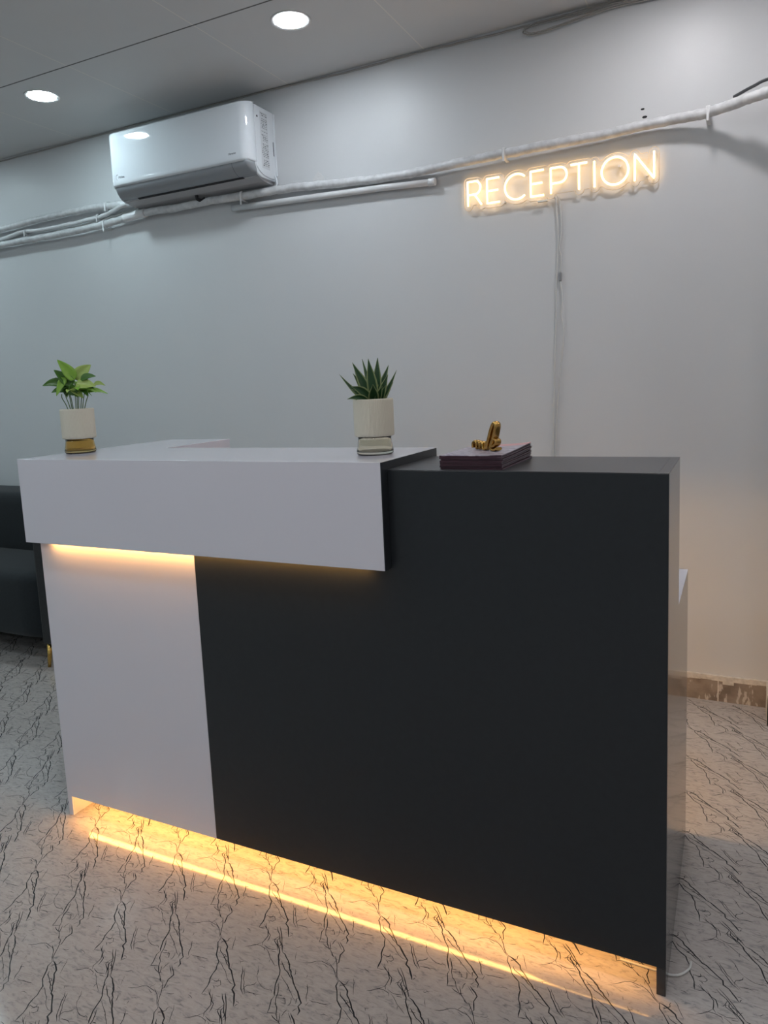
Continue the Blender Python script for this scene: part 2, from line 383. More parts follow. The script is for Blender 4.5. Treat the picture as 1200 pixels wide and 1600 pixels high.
VEINS=[
(2, [(0.0, 0.0), (0.0228, -0.0115), (0.0431, -0.0336), (0.0667, -0.0583), (0.0892, -0.0773), (0.1064, -0.0931), (0.113, -0.0985), (0.1143, -0.1101), (0.132, -0.1267), (0.1431, -0.1434)]),
(1.6, [(0.0, 0.0), (0.0015, -0.0152), (0.0155, -0.0352), (0.0312, -0.0537), (0.0397, -0.0599), (0.0482, -0.0805), (0.051, -0.1029), (0.0598, -0.1243), (0.0603, -0.1354), (0.0615, -0.1446)]),
(1.2, [(0.0169, -0.0243), (0.0324, -0.0382), (0.0515, -0.05), (0.0587, -0.0519)]),
(0.7, [(0.0411, -0.0594), (0.0601, -0.0707), (0.0805, -0.0857), (0.1007, -0.0979), (0.1103, -0.0983)]),
(1.2, [(0.04, -0.045), (0.0494, -0.0485), (0.0682, -0.0625)]),
(1.0, [(0.0577, -0.1139), (0.057, -0.105), (0.0667, -0.1064), (0.0768, -0.1012), (0.0842, -0.1094), (0.0805, -0.1155), (0.0728, -0.1166)]),
(1, [(0.0615, -0.1446), (0.071, -0.1432), (0.0794, -0.1405), (0.0677, -0.1313)]),
(1.1, [(0.0703, -0.1266), (0.0767, -0.1372), (0.0878, -0.1456), (0.0975, -0.1587), (0.0978, -0.1733), (0.0971, -0.1799), (0.1024, -0.1879)]),
(1.3, [(0.1012, -0.1267), (0.1096, -0.1363), (0.1203, -0.1446), (0.1381, -0.1664), (0.1533, -0.1842)]),
(1.2, [(0.1228, -0.1478), (0.1183, -0.1603), (0.1199, -0.1659), (0.1336, -0.1745), (0.1434, -0.1884)]),
(0.8, [(0.0781, -0.1942), (0.0879, -0.1912), (0.0996, -0.1903), (0.1126, -0.1937), (0.1154, -0.2005)]),
(1.0, [(-0.0398, 0.0553), (-0.0208, 0.0294), (-0.0088, 0.007), (0.0, 0.0)]),
(1.0, [(-0.0417, 0.0318), (-0.0253, 0.0219), (-0.0109, 0.0061), (0.0014, -0.0047)]),
(0.8, [(-0.0297, 0.0256), (-0.0436, 0.0282), (-0.0601, 0.0308), (-0.0709, 0.0263), (-0.0792, 0.0189), (-0.0972, 0.0113)]),
(1.5, [(-0.0503, 0.095), (-0.0286, 0.0762), (-0.031, 0.0619), (-0.0237, 0.0421), (-0.0256, 0.0385)]),
(1.0, [(-0.0707, 0.0865), (-0.0532, 0.0613), (-0.0375, 0.0505)]),
(1.3, [(-0.1153, 0.1494), (-0.1019, 0.126), (-0.099, 0.1147), (-0.0909, 0.0994)]),
(1.1, [(0.0967, -0.0503), (0.1058, -0.0608), (0.1165, -0.0797), (0.1304, -0.101), (0.1432, -0.111)]),
(0.7, [(0.1282, -0.0346), (0.139, -0.0515), (0.1419, -0.0596), (0.1517, -0.0693)]),
(0.8, [(0.1517, -0.0693), (0.1649, -0.0773), (0.1733, -0.0805), (0.1835, -0.0805), (0.1946, -0.0789)]),
(0.6, [(-0.0271, -0.0709), (-0.0127, -0.0663), (0.0005, -0.0657), (0.012, -0.0633)]),
(0.7, [(0.0264, 0.0165), (0.0359, -0.0008), (0.0467, -0.022)]),
(0.6, [(0.0777, -0.068), (0.0714, -0.0514)]),
(0.8, [(0.1436, -0.102), (0.1609, -0.1004), (0.1712, -0.1034)]),
(0.8, [(0.0077, -0.0905), (0.0128, -0.086), (0.0246, -0.0867)]),
(1.8, [(0.1555, 0.0189), (0.1729, 0.0088), (0.1908, -0.0056), (0.2079, -0.0268), (0.2312, -0.049), (0.2464, -0.0603), (0.2582, -0.0727), (0.2683, -0.0813), (0.2664, -0.0905), (0.2757, -0.0991), (0.2766, -0.109)]),
(1.1, [(0.1681, -0.0031), (0.1884, -0.021), (0.2077, -0.0316), (0.2162, -0.0372)]),
(1.2, [(0.1063, 0.0827), (0.124, 0.0629), (0.1385, 0.0425), (0.1555, 0.0189)]),
(1.7, [(0.1255, 0.0528), (0.1255, 0.0423), (0.1435, 0.024), (0.1609, -0.0037), (0.1851, -0.0366), (0.1893, -0.0532), (0.1974, -0.0724), (0.2069, -0.0881)]),
(1.1, [(0.2069, -0.0881), (0.2095, -0.1064), (0.2169, -0.1284), (0.2264, -0.1252), (0.235, -0.1219)]),
(0.7, [(0.1889, -0.0373), (0.2131, -0.0522), (0.2361, -0.0691), (0.2537, -0.0811)]),
(1.2, [(0.2139, -0.0895), (0.2304, -0.0846), (0.2381, -0.095), (0.229, -0.0972)]),
(1.1, [(0.2135, -0.0919), (0.2284, -0.111), (0.2356, -0.1245), (0.2503, -0.1405)]),
(1.0, [(0.2561, -0.1116), (0.2659, -0.1197), (0.2761, -0.1294)]),
(0.9, [(0.0665, -0.0008), (0.0875, 0.0132), (0.0969, 0.025)]),
(0.9, [(0.1045, 0.0204), (0.1216, 0.0147), (0.1398, 0.0199)]),
(0.7, [(0.1165, 0.0126), (0.1411, -0.0072), (0.1639, -0.0219)]),
(1.2, [(0.0832, 0.0702), (0.0927, 0.0551), (0.1012, 0.0506), (0.1049, 0.0388), (0.1057, 0.0313)]),
(1.1, [(0.2541, -0.0347), (0.2657, -0.0521), (0.2762, -0.0736)]),
(0.8, [(0.2787, -0.0682), (0.2971, -0.0668), (0.3199, -0.0634)]),
(0.9, [(0.1053, 0.1538), (0.1197, 0.1277), (0.1463, 0.0967)]),
(0.7, [(0.18, 0.0044), (0.1939, -0.0091), (0.2023, -0.0246)]),
(0.6, [(0.1856, 0.0316), (0.1948, 0.0107)]),
(0.7, [(0.1435, 0.101), (0.1589, 0.1047), (0.1785, 0.1085)]),
]
# ================================================================== the setting
WY, CZ = 1.498, 2.574
XL, XR, YB = -4.2, 3.7, -4.2
# floor: base sheet + veins (the repeat of the vinyl print, 0.311 x 0.206 m)
bm = new()
bmesh.ops.create_grid(bm, x_segments=1, y_segments=1, size=.5)
for vtx in bm.verts:
    vtx.co = Vector((XL if vtx.co.x < 0 else XR, YB if vtx.co.y < 0 else WY, 0))
def ribbon(bm, pts, w, z):
    P = [Vector((p[0], p[1], 0)) for p in pts]
    n = len(P); L = []; R = []
    for i, p in enumerate(P):
        t = P[min(i + 1, n - 1)] - P[max(i - 1, 0)]
        if t.length < 1e-6: t = Vector((1, 0, 0))
        t.normalize(); nn = Vector((-t.y, t.x, 0))
        ww = w * (.30 if i in (0, n - 1) else random.uniform(.65, 1.2))
        L.append(bm.verts.new((p.x + nn.x * ww, p.y + nn.y * ww, z))); R.append(bm.verts.new((p.x - nn.x * ww, p.y - nn.y * ww, z)))
    for i in range(n - 1):
        f = bm.faces.new((L[i], R[i], R[i + 1], L[i + 1])); f.material_index = 1
def rough_line(pts, amp, rng):
    out = [pts[0]]
    for i in range(len(pts) - 1):
        a, b = pts[i], pts[i + 1]; d = math.hypot(b[0] - a[0], b[1] - a[1]); k = max(1, int(d / .009))
        for j in range(1, k + 1):
            t = j / k; e = amp if j < k else 0
            out.append((a[0] + (b[0] - a[0]) * t + rng.uniform(-e, e), a[1] + (b[1] - a[1]) * t + rng.uniform(-e, e)))
    return out
rng = random.Random(5)
VE = [(w_ * .84, rough_line(pl, .0021, rng)) for w_, pl in VEINS]
# fine crackle that follows the veins of the print
for w_, pl in list(VEINS):
    if w_ < 1.0: continue
    for q in range(2 if w_ > 1.4 else 1):
        bx, by = rng.choice(pl); an = rng.uniform(0, math.pi); x, y = bx + rng.gauss(0, .012), by + rng.gauss(0, .012); st = [(x, y)]
        for k in range(rng.randint(2, 5)):
            an += rng.uniform(-.9, .9); l_ = rng.uniform(.003, .008); x += l_ * math.cos(an); y += l_ * math.sin(an); st.append((x, y))
        VE.append((rng.uniform(.45, .9), st))
for k in range(12):
    x, y = rng.uniform(-.05, .26), rng.uniform(-.22, -.02); an = rng.uniform(-.5, .5) + (1.9 if k % 3 else .3); st = [(x, y)]
    for j in range(rng.randint(2, 4)):
        an += rng.uniform(-.5, .5); l_ = rng.uniform(.003, .007); x += l_ * math.cos(an); y += l_ * math.sin(an); st.append((x, y))
    VE.append((rng.uniform(.4, .75), st))
TOP = (0.7528, -0.2237)
for i in range(-9, 6):
    for j in range(-7, 10):
        ox, oy = TOP[0] + i * .3115, TOP[1] + j * .2055
        if not (-2.4 < ox < 2.6 and -1.15 < oy < 1.75): continue
        for w_, pl in VE:
            q = [(x + ox, y + oy) for x, y in pl]
            if max(y for x, y in q) > WY - .012: continue
            ribbon(bm, q, w_ * .00095, .00015)
fl = struct('floor', bm, [M_floor, M_vein])

bm = new(); box(bm, XL, XR, WY, WY + .12, 0, CZ); struct('wall_back', bm, M_wall)
bm = new(); box(bm, XL - .12, XL, YB, WY + .12, 0, CZ); struct('wall_left', bm, M_wall)
bm = new(); box(bm, XR, XR + .12, YB, WY + .12, 0, CZ); struct('wall_right', bm, M_wall)
bm = new(); box(bm, XL - .12, XR + .12, YB - .12, YB, 0, CZ); struct('wall_front', bm, M_wall)
bm = new(); box(bm, XL - .12, XR + .12, YB - .12, WY + .12, CZ, CZ + .06); struct('ceiling', bm, M_ceil)
# pilaster that starts just past the right edge of the frame
bm = new(); box(bm, 1.922, 2.30, 1.345, WY + .002, 0, CZ); struct('wall_pilaster', bm, M_wall)
# skirting tile with a ragged line of wall paint along its top
bm = new(); box(bm, XL, 1.922, WY - .009, WY, 0, .084); struct('baseboard_back', bm, M_skirt)
bm = new(); n = 160
top = []
for i in range(n + 1):
    x = XL + (1.922 - XL) * i / n; top.append((x, .084 - abs(random.gauss(0, .004)), .100 + random.uniform(-.0015, .0015)))
for i in range(n):
    a, b = top[i], top[i + 1]
    box(bm, a[0], b[0], WY - .0105, WY, a[1], a[2])
struct('trim_1', bm, M_paintline)
bm = new(); box(bm, 1.915, 1.922, 1.338, WY - .010, 0, .10); box(bm, 1.915, 2.31, 1.338, 1.345, 0, .10); struct('baseboard_pilaster', bm, M_paintline)
# tile joint in the skirting
bm = new(); box(bm, 1.752, 1.756, WY - .0098, WY - .008, .0, .084); struct('trim_2', bm, M_paintline)

# ================================================================== downlights
lights = [(x, y) for x in (-3.58, -2.28, -.98, .32, 1.62, 2.92) for y in (1.02, -.58, -2.1, -3.6)]
spots = {(.32, 1.02): 'round white ceiling downlight in front of the air conditioner’s right end', (-.98, 1.02): 'round white ceiling downlight over the sofa, left of the air conditioner'}
for (x, y) in lights:
    t = thing('ceiling_downlight', spots.get((x, y)) or 'round white ceiling downlight, %s from the left in the %s row from the back wall' % (['first', 'second', 'third', 'fourth', 'fifth', 'sixth'][int(round((x + 3.58) / 1.3))], {1.02: 'first', -.58: 'second', -2.1: 'third', -3.6: 'fourth'}[y]), 'ceiling light', (x, y, CZ), group='recessed round downlights')
    bm = new(); lathe(bm, [(.058, -.001), (.066, -.001), (.073, -.003), (.074, 0.), (.058, 0.)], (x, y, CZ - .0003), 48, close=True); obj('trim_ring', bm, M_trim, t)
    bm = new(); lathe(bm, [(.001, -.0025), (.045, -.0025), (.0575, -.0012), (.0575, 0.), (.001, 0)], (x, y, CZ - .0004), 48, close=True); obj('lens', bm, M_lens_cool if x < 0 else M_lens if x < 1 else M_lens_warm, t)

# ================================================================== reception desk
W_, H_, ZC, T = 1.6973, 1.07, .0611, .018
XB, BX0, BX1, YO, YBX, ZB, ZT = .5649, -.0223, 1.1236, -.0292, .2912, .8498, 1.0889
XRT, YRT, ZW, D1, D2 = .2365, .601, .7412, .2678, .5815
desk = thing('reception_desk', 'L-shaped reception desk in glossy white and charcoal laminate with warm strip lights', 'reception desk', (.85, .28, 0))
bm = new(); prism(bm, [(0, 0), (T, 0), (T, ZC), (XB, ZC), (XB, ZB - .001), (0, ZB - .001)], 'y', 0, .006)
o = obj('front_panel', bm, M_white, desk, bevel=.0008); o['label'] = 'white laminate front panel'
bm = new(); prism(bm, [(XB, ZC), (W_, ZC), (W_, H_ - .0015), (BX1, H_ - .0015), (BX1, ZB - .001), (XB, ZB - .001)], 'y', 0.0, .006)
o = obj('front_panel', bm, M_dark, desk, bevel=.0012); o['label'] = 'charcoal laminate front panel'
# right end panel, full height in front, worktop height behind; reaches forward as a foot
bm = new(); prism(bm, [(0.0, 0), (D2, 0), (D2, ZW - .0015), (D1, ZW - .0015), (D1, H_ - .0015), (.0062, H_ - .0015), (.0062, ZC - .0003), (0.0, ZC - .0003)], 'x', W_ - T, W_)
M_end = mat('charcoal_gloss_end', (.036, .034, .034), .17, spec=.6, coat=.25)
o = obj('end_panel', bm, M_end, desk, bevel=.0012); o['label'] = 'glossy charcoal right end panel'
# left end panel (white)
bm = new(); prism(bm, [(.0062, ZC - .0003), (.0062, ZB - .001), (YRT, ZB - .001), (YRT, 0), (.0062, 0)], 'x', 0, T)
o = obj('end_panel', bm, M_white, desk, bevel=.0008); o['label'] = 'white left end panel'
# dark ledge top
bm = new(); prism(bm, [(.0062, H_ - T), (.0062, H_ - .0015), (0, H_ - .0015), (0, H_), (D1, H_), (D1, H_ - T)], 'x', BX1 + .0005, W_ - T - .0002); box(bm, W_ - T - .0002, W_, 0, D1, H_ - .0015, H_); obj('ledge_top', bm, mat('charcoal_top', (.055, .055, .06), .28, spec=.5), desk, bevel=.0012)
bm = new(); box(bm, BX1 + .0005, W_ - T, D1 - .016, D1, ZW, H_ - T); box(bm, T, BX1, D1 - .016, D1, ZW, ZB - .001); obj('rear_panel', bm, M_white, desk)
# raised counter box: L-shaped, white top, front and left
bm = new()
prism(bm, [(BX0, YO), (BX1 - .002, YO), (BX1 - .002, YBX), (XRT, YBX), (XRT, YRT), (BX0, YRT)], 'z', ZB, ZT)
o = obj('raised_counter', bm, M_white, desk, bevel=.0008); o['label'] = 'white raised counter box'
bm = new(); box(bm, BX1 - .002, BX1, YO + .0004, YBX, ZB, ZT - .0006); o = obj('counter_end', bm, M_dark, desk); o['label'] = 'charcoal end face of the raised counter'
# worktop behind
bm = new(); prism(bm, [(XRT + .001, D1), (W_ - T - .0003, D1), (W_ - T - .0003, D2), (.45, D2), (.45, 1.1), (T, 1.1), (T, .602), (XRT + .001, .602)], 'z', ZW - T, ZW)
box(bm, W_ - T - .0003, W_, D1 + .0005, D2, ZW - .0015, ZW); obj('worktop', bm, M_white, desk)
bm = new(); box(bm, T, .45, 1.08, 1.098, 0, ZW - T); box(bm, .432, .45, .60, 1.08, 0, ZW - T); obj('return_panel', bm, M_white, desk)
# bottom board and legs of the carcass
bm = new(); box(bm, T, W_ - T, .0062, D1, .082, .098); obj('bottom_board', bm, M_inside, desk)
bm = new(); prism(bm, [(.058, .0585), (1.41, .0658), (1.47, .0748), (1.662, .0748), (1.662, .082), (.058, .0815)], 'y', .0150, .0215); o = obj('led_strip', bm, M_led, desk); o['label'] = 'warm glowing strip light under the front panel'
bm = new(); box(bm, .055, BX1 - .05, -.018, -.008, ZB - .0028, ZB); o = obj('led_strip', bm, M_led_top, desk); o['label'] = 'warm glowing strip light under the raised counter'
bm = new(); box(bm, .30, W_ - .06, .545, .555, ZW - T - .005, ZW - T); o = obj('led_strip', bm, M_led_back, desk); o['label'] = 'warm glowing strip light under the rear edge of the worktop'
bm = new(); lathe(bm, [(.0005, -.001), (.0022, -.0006), (.0024, 0)], (0, 0, 0), 12)
bmesh.ops.rotate(bm, cent=(0, 0, 0), matrix=Matrix.Rotation(math.radians(90), 3, 'X'), verts=bm.verts); bmesh.ops.translate(bm, vec=(BX1 + .012, .0002, ZB + .007), verts=bm.verts)
obj('screw', bm, M_screw, desk)

# ================================================================== sofa
def cushion(bm, x0, x1, y0, y1, z0, z1, puff=.02, n=8):
    """rounded, slightly domed block"""
    cx, cy, cz = (x0 + x1) / 2, (y0 + y1) / 2, (z0 + z1) / 2
    hx, hy, hz = (x1 - x0) / 2, (y1 - y0) / 2, (z1 - z0) / 2
    bmesh.ops.create_cube(bm, size=2)
    bmesh.ops.subdivide_edges(bm, edges=bm.edges, cuts=n, use_grid_fill=True)
    for v in bm.verts:
        c = v.co.copy()
        def sq(t): return math.copysign(abs(t) ** .8, t)
        dome = (1 - c.x ** 4) * (1 - c.y ** 4) * (1 - c.z ** 4)
        rx, ry, rz = sq(c.x) * hx, sq(c.y) * hy, sq(c.z) * hz
        d = .03
        q = Vector((max(-hx + d, min(hx - d, rx)), max(-hy + d, min(hy - d, ry)), max(-hz + d, min(hz - d, rz))))
        off = Vector((rx, ry, rz)) - q
        if off.length > 1e-6: off = off.normalized() * min(d, off.length)
        px = (1 - c.y ** 2) * (1 - c.z ** 2) if abs(c.x) > .99 else 0
        pz = (1 - c.x ** 2) * (1 - c.y ** 2) if abs(c.z) > .99 else 0
        py = (1 - c.x ** 2) * (1 - c.z ** 2) if abs(c.y) > .99 else 0
        v.co = Vector((cx, cy, cz)) + q + off + Vector((math.copysign(px, c.x), math.copysign(py, c.y), math.copysign(pz, c.z))) * puff * .5
    return bm
sofa = thing('sofa', 'dark teal-black fabric sofa on slim brass legs behind the desk’s left end', 'sofa', (-1.8, 1.15, 0))
SX0, SX1 = -2.62, -1.036
bm = new(); box(bm, SX0, SX1, .86, 1.46, .12, .25); obj('base', bm, M_velvet, sofa, bevel=.012)
bm = new(); cushion(bm, SX0 + .08, SX1 - .075, .825, 1.28, .125, .435, .025); obj('seat_cushion', bm, M_velvet, sofa, smooth=True)
bm = new(); cushion(bm, SX0 + .07, SX1 - .005, 1.21, 1.46, .42, .752, .012)
obj('backrest', bm, M_velvet, sofa, smooth=True)
for x0, x1 in ((SX1 - .072, SX1), (SX0, SX0 + .072)):
    bm = new(); box(bm, x0, x1, .822, 1.40, .115, .612); obj('armrest', bm, M_fab2, sofa, bevel=.012, seg=3)
for x, y in ((SX1 - .047, .842), (SX0 + .04, .862), (SX1 - .03, 1.40), (SX0 + .04, 1.40)):
    bm = new(); tube(bm, [(x, y, .116), (x - .004, y - .012, 0.002)], lambda t: .0125 - .005 * t, 16); o = obj('leg', bm, M_brass, sofa); o['label'] = 'tapered brass leg'

# ================================================================== air conditioner
AX0, AX1 = -.905, -.097
ac = thing('air_conditioner', 'white wall-mounted split air conditioner high on the back wall under the ceiling', 'air conditioner', ((AX0 + AX1) / 2, WY, 2.17))
# housing behind the front shell
bm = new(); prism(bm, [(WY - .001, 2.176), (WY - .001, 2.474), (1.352, 2.474), (1.345, 2.30), (1.345, 2.225), (1.36, 2.186), (1.39, 2.176)], 'x', AX0 + .001, AX1 - .001)
obj('housing', bm, M_acside, ac, bevel=.004)
# glossy front shell with rounded vertical ends and rounded top edge
bm = new()
N = 64; rows = [(2.478, .030), (2.4775, .014), (2.474, .005), (2.468, .0012), (2.45, 0.), (2.40, 0), (2.32, 0), (2.26, 0), (2.243, .001), (2.232, .006)]
def ax(i): 
    t = i / N; return AX0 + (AX1 - AX0) * t
xs = []
for k in range(12): xs.append(AX0 + .035 * (1 - math.cos(math.pi / 2 * k / 12)))
for k in range(13): xs.append(AX0 + .035 + (AX1 - AX0 - .085) * k / 12)
for k in range(1, 15): xs.append(AX1 - .05 + .05 * math.sin(math.pi / 2 * k / 14))
grid = []
for (z, dy) in rows:
    r = []
    for x in xs:
        e = 0
        if x < AX0 + .035: u_ = (AX0 + .035 - x) / .035; e = .030 * (1 - math.sqrt(max(0, 1 - u_ * u_)))
        if x > AX1 - .05: u_ = (x - AX1 + .05) / .05; e = .048 * (1 - math.sqrt(max(0, 1 - u_ * u_)))
        r.append(bm.verts.new((x, 1.300 + dy + e, z)))
    grid.append(r)
for i in range(len(rows) - 1):
    for k in range(len(xs) - 1):
        f = bm.faces.new((grid[i][k], grid[i][k + 1], grid[i + 1][k + 1], grid[i + 1][k])); f.smooth = True
# return of the shell to the housing: sides, top
def strip(bm, A, yb, smooth=True):
    B = [bm.verts.new((v.co.x, yb, v.co.z)) for v in A]
    for i in range(len(A) - 1):
        f = bm.faces.new((A[i], A[i + 1], B[i + 1], B[i])); f.smooth = smooth
strip(bm, grid[0], 1.37); strip(bm, grid[-1], 1.352)
strip(bm, [g[0] for g in grid], 1.352); strip(bm, [g[-1] for g in grid], 1.352)
o = obj('front_shell', bm, M_acshell, ac)
# grey air flap: swept below the shell, its ends rounded into the body
bm = new()
prof = [(1.308, 2.236), (1.313, 2.222), (1.322, 2.209), (1.336, 2.196), (1.352, 2.187), (1.372, 2.181)]
def flap(bm, x0, x1, prof, r=.03):
    cols = []
    K = 10
    xx = [x0 + r * (1 - math.cos(math.pi / 2 * k / K)) for k in range(K)] + [x0 + r + (x1 - x0 - 2 * r) * k / 6 for k in range(7)] + [x1 - r + r * math.sin(math.pi / 2 * k / K) for k in range(1, K + 1)]
    for x in xx:
        u_ = max(0, (x0 + r - x) / r, (x - x1 + r) / r); e = 1 - math.sqrt(max(0, 1 - u_ * u_))
        cols.append([bm.verts.new((x, y + e * (.05 if x < (x0 + x1) / 2 else .055) * (1 - .8 * j / (len(prof) - 1)), z)) for j, (y, z) in enumerate(prof)])
    for i in range(len(cols) - 1):
        for j in range(len(prof) - 1):
            f = bm.faces.new((cols[i][j], cols[i][j + 1], cols[i + 1][j + 1], cols[i + 1][j])); f.smooth = True
    return cols
flap(bm, AX0 + .002, AX1 - .002, prof)
o = obj('air_flap', bm, M_acflap, ac); s = o.modifiers.new('s', 'SOLIDIFY'); s.thickness = .003; s.offset = -1
# small end segment line + outlet slot + underside tray
bm = new(); tube(bm, [(-.199, y - .0006, z - .0004) for y, z in prof], .0007, 6)
obj('flap_seam', bm, M_ink, ac)
bm = new(); prism(bm, [(1.3640, 2.1806), (1.3765, 2.1785), (1.3765, 2.186), (1.364, 2.186)], 'x', -.80, -.1820); obj('outlet_slot', bm, M_black, ac)
bm = new(); prism(bm, [(1.3765, 2.1775), (1.42, 2.166), (1.47, 2.163), (WY - .001, 2.166), (WY - .001, 2.178), (1.3765, 2.182)], 'x', AX0 + .012, AX1 - .012); obj('bottom_tray', bm, M_acunder, ac, bevel=.004)
# right side cover
bm = new(); prism(bm, [(1.354, 2.470), (1.494, 2.470), (1.497, 2.455), (1.497, 2.195), (1.480, 2.184), (1.45, 2.181), (1.40, 2.186), (1.372, 2.197), (1.354, 2.215)], 'x', AX1 - .002, AX1 + .0035); obj('side_cover', bm, M_acside, ac, bevel=.002)
bm = new(); box(bm, AX1 + .0035, AX1 + .0042, 1.392, 1.448, 2.215, 2.452); lab = obj('rating_label', bm, M_label, ac)
bm = new(); R = random.Random(4)
for k in range(30):
    z = 2.447 - k * .0075
    if R.random() < .12: continue
    y0 = 1.396 + R.uniform(0, .012); 
    while y0 < 1.442:
        wd = R.uniform(.003, .014); box(bm, AX1 + .0042, AX1 + .0045, y0, min(y0 + wd, 1.445), z - R.uniform(.0014, .0042), z); y0 += wd + R.uniform(.002, .006)
obj('label_print', bm, M_ink, lab)
bm = new(); lathe(bm, [(.0045, 0), (.0045, .001), (.001, .001)], (0, 0, 0), 16); bmesh.ops.rotate(bm, cent=(0, 0, 0), matrix=Matrix.Rotation(math.radians(90), 3, 'Y'), verts=bm.verts); bmesh.ops.translate(bm, vec=(AX1 + .0034, 1.372, 2.425), verts=bm.verts); obj('screw_hole', bm, M_black, ac)
bm = new(); box(bm, AX1 + .0035, AX1 + .0040, 1.484, 1.490, 2.285, 2.345); obj('side_mark', bm, M_ink, ac)
# mounting plate peeking out behind, right
bm = new(); box(bm, AX1 - .03, AX1 + .012, WY - .006, WY - .0005, 2.20, 2.465); obj('wall_plate', bm, M_acside, ac, bevel=.002)
bm = new(); prism(bm, [(1.44, 2.478), (1.46, 2.478), (1.458, 2.470), (1.442, 2.470)], 'x', AX1 - .03, AX1 - .006); obj('plate_hook', bm, M_acflap, ac)
# maker's mark and small wording on the shell
RX = Matrix.Rotation(math.radians(90), 4, 'X')
bm = text_bm('Midea', .0155, .0006, Matrix.Translation((-.848, 1.2997, 2.265)) @ RX); obj('maker_name', bm, M_ink, ac)
bm = new(); pts = [Vector((-.855 + .010 * math.cos(a) * .9, 1.2997, 2.2715 + .0115 * math.sin(a))) for a in [math.radians(60 + k * 13) for k in range(18)]]
tube(bm, pts, lambda t: .0012 * (1.1 - t * .8), 6); obj('maker_emblem', bm, M_ink, ac)
bm = text_bm('Xtreme', .0125, .0006, Matrix.Translation((-.205, 1.2997, 2.263)) @ RX); obj('model_print', bm, M_ink, ac)
# drain stub under the tray
bm = new(); tube(bm, catmull([(-.50, 1.43, 2.166), (-.50, 1.435, 2.150), (-.485, 1.447, 2.143), (-.468, 1.452, 2.150)]), .008, 12); obj('drain_stub', bm, M_black, ac)
# power lead looping from lower right corner to the pipe
bm = new(); tube(bm, catmull([(AX1 + .004, 1.485, 2.20), (AX1 + .014, 1.482, 2.175), (AX1 + .012, 1.478, 2.152), (AX1 - .01, 1.474, 2.143)]), .0045, 10); obj('power_lead', bm, M_acside, ac)

# ================================================================== pipes on the wall
def pipe(name, pts, r, m, label, cat, jitter=.05, n=10, wob=.0016, seg=14, group=None):
    P = catmull(pts, n)
    P = [p + Vector((0, random.uniform(-wob, wob), random.uniform(-wob, wob))) for p in P]
    bm = new(); tube(bm, P, r, seg, jitter=jitter); return tag(obj(name, bm, m), label, cat, group)
pm = pipe('insulated_pipe', [(-2.35, 1.462, 2.112), (-1.924, 1.462, 2.113), (-1.614, 1.462, 2.113), (-1.371, 1.46, 2.114), (-1.118, 1.46, 2.121), (-.87, 1.458, 2.139), (-.66, 1.456, 2.134), (-.44, 1.458, 2.137), (-.273, 1.458, 2.132), (-.079, 1.462, 2.132), (.089, 1.470, 2.125), (.342, 1.472, 2.108), (.578, 1.465, 2.101), (.746, 1.458, 2.104), (.983, 1.456, 2.108), (1.155, 1.458, 2.111), (1.319, 1.462, 2.113), (1.474, 1.462, 2.119), (1.601, 1.455, 2.119), (1.698, 1.435, 2.115), (1.775, 1.39, 2.113), (1.85, 1.340, 2.112), (1.93, 1.318, 2.112), (2.15, 1.316, 2.110)], .0175, M_pipe, 'long white-painted wrapped pipe running below the air conditioner and above the neon sign', 'pipe')
pipe('insulated_pipe', [(-2.35, 1.463, 2.188), (-1.91, 1.463, 2.197), (-1.6, 1.463, 2.208), (-1.264, 1.463, 2.212), (-1.1, 1.463, 2.207), (-.955, 1.463, 2.196), (-.86, 1.47, 2.186)], .0165, M_pipe, 'white-painted wrapped pipe on the left, topmost of the runs entering under the air conditioner', 'pipe')
pipe('conduit_pipe', [(-2.35, 1.474, 2.13), (-1.919, 1.474, 2.147), (-1.77, 1.474, 2.163), (-1.608, 1.474, 2.156), (-1.412, 1.474, 2.157), (-1.179, 1.474, 2.165), (-1.06, 1.462, 2.178), (-.985, 1.428, 2.180), (-.92, 1.418, 2.184)], .0105, M_conduit, 'thin white conduit on the left, between the two wrapped pipes', 'pipe', jitter=.01)
pipe('white_cable', [(-1.50, 1.489, 2.138), (-1.40, 1.489, 2.140), (-1.25, 1.489, 2.146), (-1.10, 1.488, 2.158), (-.98, 1.486, 2.166), (-.91, 1.486, 2.168)], .006, M_wcable, 'thin white cable just beneath the thin conduit left of the air conditioner', 'cable', jitter=.01)
t = thing('wall_conduit', 'straight white tube conduit with capped end below the wrapped pipe, right of the air conditioner', 'conduit', (.17, 1.48, 2.07))
bm = new(); tube(bm, [(-.331, 1.475, 2.090), (-.1, 1.475, 2.083), (.17, 1.475, 2.075), (.45, 1.475, 2.066), (.662, 1.475, 2.055)], .0135, 20); obj('tube', bm, M_conduit, t)
bm = new(); tube(bm, [(.655, 1.475, 2.0554), (.683, 1.475, 2.0540)], .0158, 20); obj('end_cap', bm, M_conduit, t, bevel=.002)
# tape collar where the wrap ends
bm = new(); tube(bm, catmull([(-.99, 1.459, 2.130), (-.93, 1.458, 2.135), (-.845, 1.457, 2.1385)]), .0205, 16); tag(obj('pipe_tape', bm, M_strap), 'clean white tape sleeve on the wrapped pipe at the air conditioner’s lower left', 'tape')
